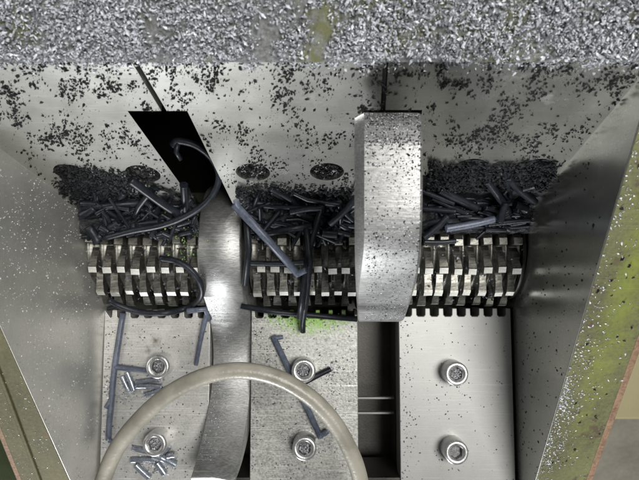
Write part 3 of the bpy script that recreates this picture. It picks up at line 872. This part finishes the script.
sp = []
while len(sp) < 1000:                                    # right flange
    y = random.uniform(-112, 45); x = XR + .6 + 22 * random.random() ** 1.5
    k = clus(x, y, .07, 12)
    inner = math.exp(-((x - XR) / 9) ** 2)
    near = math.exp(-((y + 75) / 28) ** 2)
    if random.random() > .015 + inner * (.2 + .9 * near) * (.5 + k): continue
    s = random.uniform(.35, .95)
    sp.append((rimpt(x, y, .45), RN, s * 1.4, s * .8, s * .4, .4))
flakes('shavings', sp, M['silver'], 'silver shavings strewn on the green right rim flange', 'shavings')
sp = []
for _ in range(40):
    y = random.uniform(-100, 30); x = random.uniform(99, 119)
    s = random.uniform(.5, 1.6)
    sp.append((rimpt(x, y, .5), RN, s * 1.5, s * .9, s * .4, .3))
flakes('dark_flecks', sp, M['black'], 'few dark flecks lying on the green right rim flange', 'plastic crumbs')
sp = []
while len(sp) < 260:
    y = random.uniform(-118, 0); x = random.uniform(-133, lw_x(rim_z(y)) - .6)
    if random.random() > .4 + clus(x, y, .08, 31): continue
    s = random.uniform(.25, .55)
    sp.append((rimpt(x, y, .4), RN, s * 1.4, s, .2, .3))
flakes('pale_specks', sp, M['white'], 'pale specks on the olive left rim flange', 'plastic crumbs')

sp = []
def fr_ok(x, y):
    return (-107 < x < -55 or -33.6 < x < 18.6 or 40 < x < 95) and y < -40
while len(sp) < 1600:                                    # dust and crumbs on the front plates
    x, y = random.uniform(-107, 95), random.uniform(-124, -40)
    if not fr_ok(x, y): continue
    if x > 40:
        w_ = .05 + .5 * math.exp(-((x - 42) / 4) ** 2) + .5 * math.exp(-(((x - 66) / 7) ** 2 + ((y + 71) / 5) ** 2)) + .3 * math.exp(-(((x - 66) / 7) ** 2 + ((y + 109) / 5) ** 2))
    elif x > -34:
        w_ = .2 + .9 * math.exp(-(((x + 24) / 6) ** 2 + ((y + 55) / 7) ** 2)) + .9 * math.exp(-(((x - 6) / 6) ** 2 + ((y + 68) / 6) ** 2)) + .4 * math.exp(-((x + 33) / 3) ** 2)
    else:
        w_ = .18 + .4 * math.exp(-((x + 106) / 3) ** 2)
    if random.random() > w_: continue
    s = random.choice((.25, .3, .4, .6, .8))
    sp.append((Vector((x, y, fp_z(y) + .12)), FN, s * 1.5, s * .9, s * .45, .3))
flakes('grey_dust', sp, M['grey'], 'grey dust and crumbs lying on the front plates', 'plastic crumbs')
sp = []
for cx, cy, sx, sy, n in ((126, 390, 5, 8, 110), (150, 385, 14, 6, 110), (156, 463, 11, 8, 190), (300, 437, 14, 8, 30), (330, 370, 6, 4, 30), (110, 440, 3, 8, 20), (108, 395, 2, 25, 60)):
    for _ in range(n):
        p = on_front(random.gauss(cx, sx), random.gauss(cy, sy), random.uniform(.2, 1.0))
        if not fr_ok(p.x, p.y): continue
        s = random.uniform(.4, 1.2)
        sp.append((p, FN, s * 1.4, s, s * .6, .6))
flakes('shavings', sp, M['silver'], 'silver shavings among the pellets and screws on the front plates', 'shavings')

A2c = [(v.y, v.z) for v in crv([(0, *q) for q in A2], 4)]; A1c = [(v.y, v.z) for v in crv([(0, *q) for q in A1], 4)]
sp = []
while len(sp) < 3400:                                    # specks on both hooks
    if random.random() < .75:
        x, t = random.uniform(22.8, 39), random.randrange(12, len(A2c) - 5)
        a, b_ = Vector((x, *A2c[t])), Vector((x, *A2c[t + 1]))
        n_ = Vector((0, -(b_ - a).z, (b_ - a).y)).normalized()
    else:
        x, t = random.uniform(-53, -44), random.randrange(0, len(A1c) - 5)
        a, b_ = Vector((x, *A1c[t])), Vector((x, *A1c[t + 1]))
        n_ = -Vector((0, -(b_ - a).z, (b_ - a).y)).normalized()
    if n_.z < 0: n_ = -n_
    p = a.lerp(b_, random.random()); p.x -= LEAN * p.z
    s = random.choice((.15, .2, .25, .3, .45))
    sp.append((p + n_ * .06, n_, s * 1.5, s, .16, .2))
flakes('grey_dust', sp, M['silver'], 'fine silver dust sticking to the faces of both hooked blades', 'shavings')

sp = []
while len(sp) < 1100:
    x, t = random.uniform(22.8, 39), random.randrange(12, len(A2c) - 5)
    a, b_ = Vector((x, *A2c[t])), Vector((x, *A2c[t + 1]))
    n_ = Vector((0, -(b_ - a).z, (b_ - a).y)).normalized()
    if n_.z < 0: n_ = -n_
    p = a.lerp(b_, random.random()); p.x -= LEAN * p.z
    if random.random() > .3 + clus(p.x, p.y, .2, 50) + (.35 if t > 36 else 0): continue
    s = random.choice((.2, .3, .4, .55))
    sp.append((p + n_ * .06, n_, s * 1.5, s, .16, .2))
for _ in range(60):
    sp.append((P(363 + random.gauss(0, 2.5), 109 + random.gauss(0, 2), 107), (0, .4, 1), random.uniform(.5, 1.3), .7, .5, .8))
flakes('dark_flecks', sp, M['black'], 'dark flecks on the outer face of the upright hooked blade', 'plastic crumbs')

sp = []
for px0, px1, py0, py1, n_, hh in ((168, 198, 228, 262, 90, 1.0), (262, 345, 313, 330, 260, .3), (204, 238, 240, 266, 22, 1.2), (160, 200, 212, 232, 25, 4)):
    for _ in range(n_):
        px, py = random.uniform(px0, px1), random.uniform(py0, py1)
        if py > 312 and random.random() < (py - 313) / 18: continue
        p = on_front(px, py, .2) if py > 312 else on_any(px, py, hh * random.random())
        s = random.choice((.3, .4, .6, .9))
        sp.append((p, (0, -.2, 1), s * 1.5, s, s * .4, .5))
flakes('green_crumbs', sp, M['greenflake'], 'bright green paint crumbs on the left roller, left hook and middle plate edge', 'paint crumbs')

sp = []
for plate, px, py in ((fl, 163, 364), (fl, 160, 439), (fm_, 304, 368), (fm_, 305, 443), (fr, 452, 371)):
    c = on_front(px, py) + FN * 6.2
    for _ in range(70):
        a, r = random.uniform(0, 6.28), 2.5 * math.sqrt(random.random())
        s = random.uniform(.4, .9)
        sp.append((c + Vector((r * math.cos(a), r * math.sin(a), random.uniform(0.2, 2.2))), FN, s * 1.4, s, s * .6, .7))
flakes('shavings', sp, M['silver'], 'shavings packed into the hexagon sockets of the front plate screws', 'shavings')

sp = []
while len(sp) < 2600:                                    # fine dust on the back plates
    px, py = random.uniform(0, 640), random.uniform(62, 195)
    p = on_back(px, py, .06)
    if p.x < lw_x(p.z) + 1 or p.x > XR - 1: continue
    if 111 < py:
        t = (p.y - a1.y) / (a2.y - a1.y)
        if a1.x + (a2.x - a1.x) * t - .8 < p.x < b1.x + (b2.x - b1.x) * t + .8: continue
    if random.random() > .35 + clus(px * .3, py * .3, .11, 21 if px < 360 else 37) * 1.3: continue
    s = random.choice((.18, .22, .28, .35))
    sp.append((p, BN, s * 1.5, s, .12, .15))
flakes('grey_dust', sp, M['black'], 'fine dark dust speckled over the three back plates', 'plastic crumbs')

# ------------------------------------------------------------------ beside the machine
cabo = empty('cabinet', (330, -60, -250))
tag(cabo, 'yellowish beige cabinet top seen past the right rim flange', 'cabinet')
def cbox(name, lo, hi, mat):
    return box(name, lo, hi, mat, cabo, 2)
cbox('cabinet_top', (200, -128, -122), (460, 240, -110), M['cab'])
cbox('cabinet_side', (206, -122, -300), (452, 232, -123), M['cab'])

# ------------------------------------------------------------------ level the machine
for o in SC.objects:
    if o.parent is None and o.name != 'floor':
        loc = o.location.copy()
        o.matrix_basis = TILT @ o.matrix_basis
f_ = bpy.data.objects['floor']
f_.matrix_basis = TILT @ f_.matrix_basis
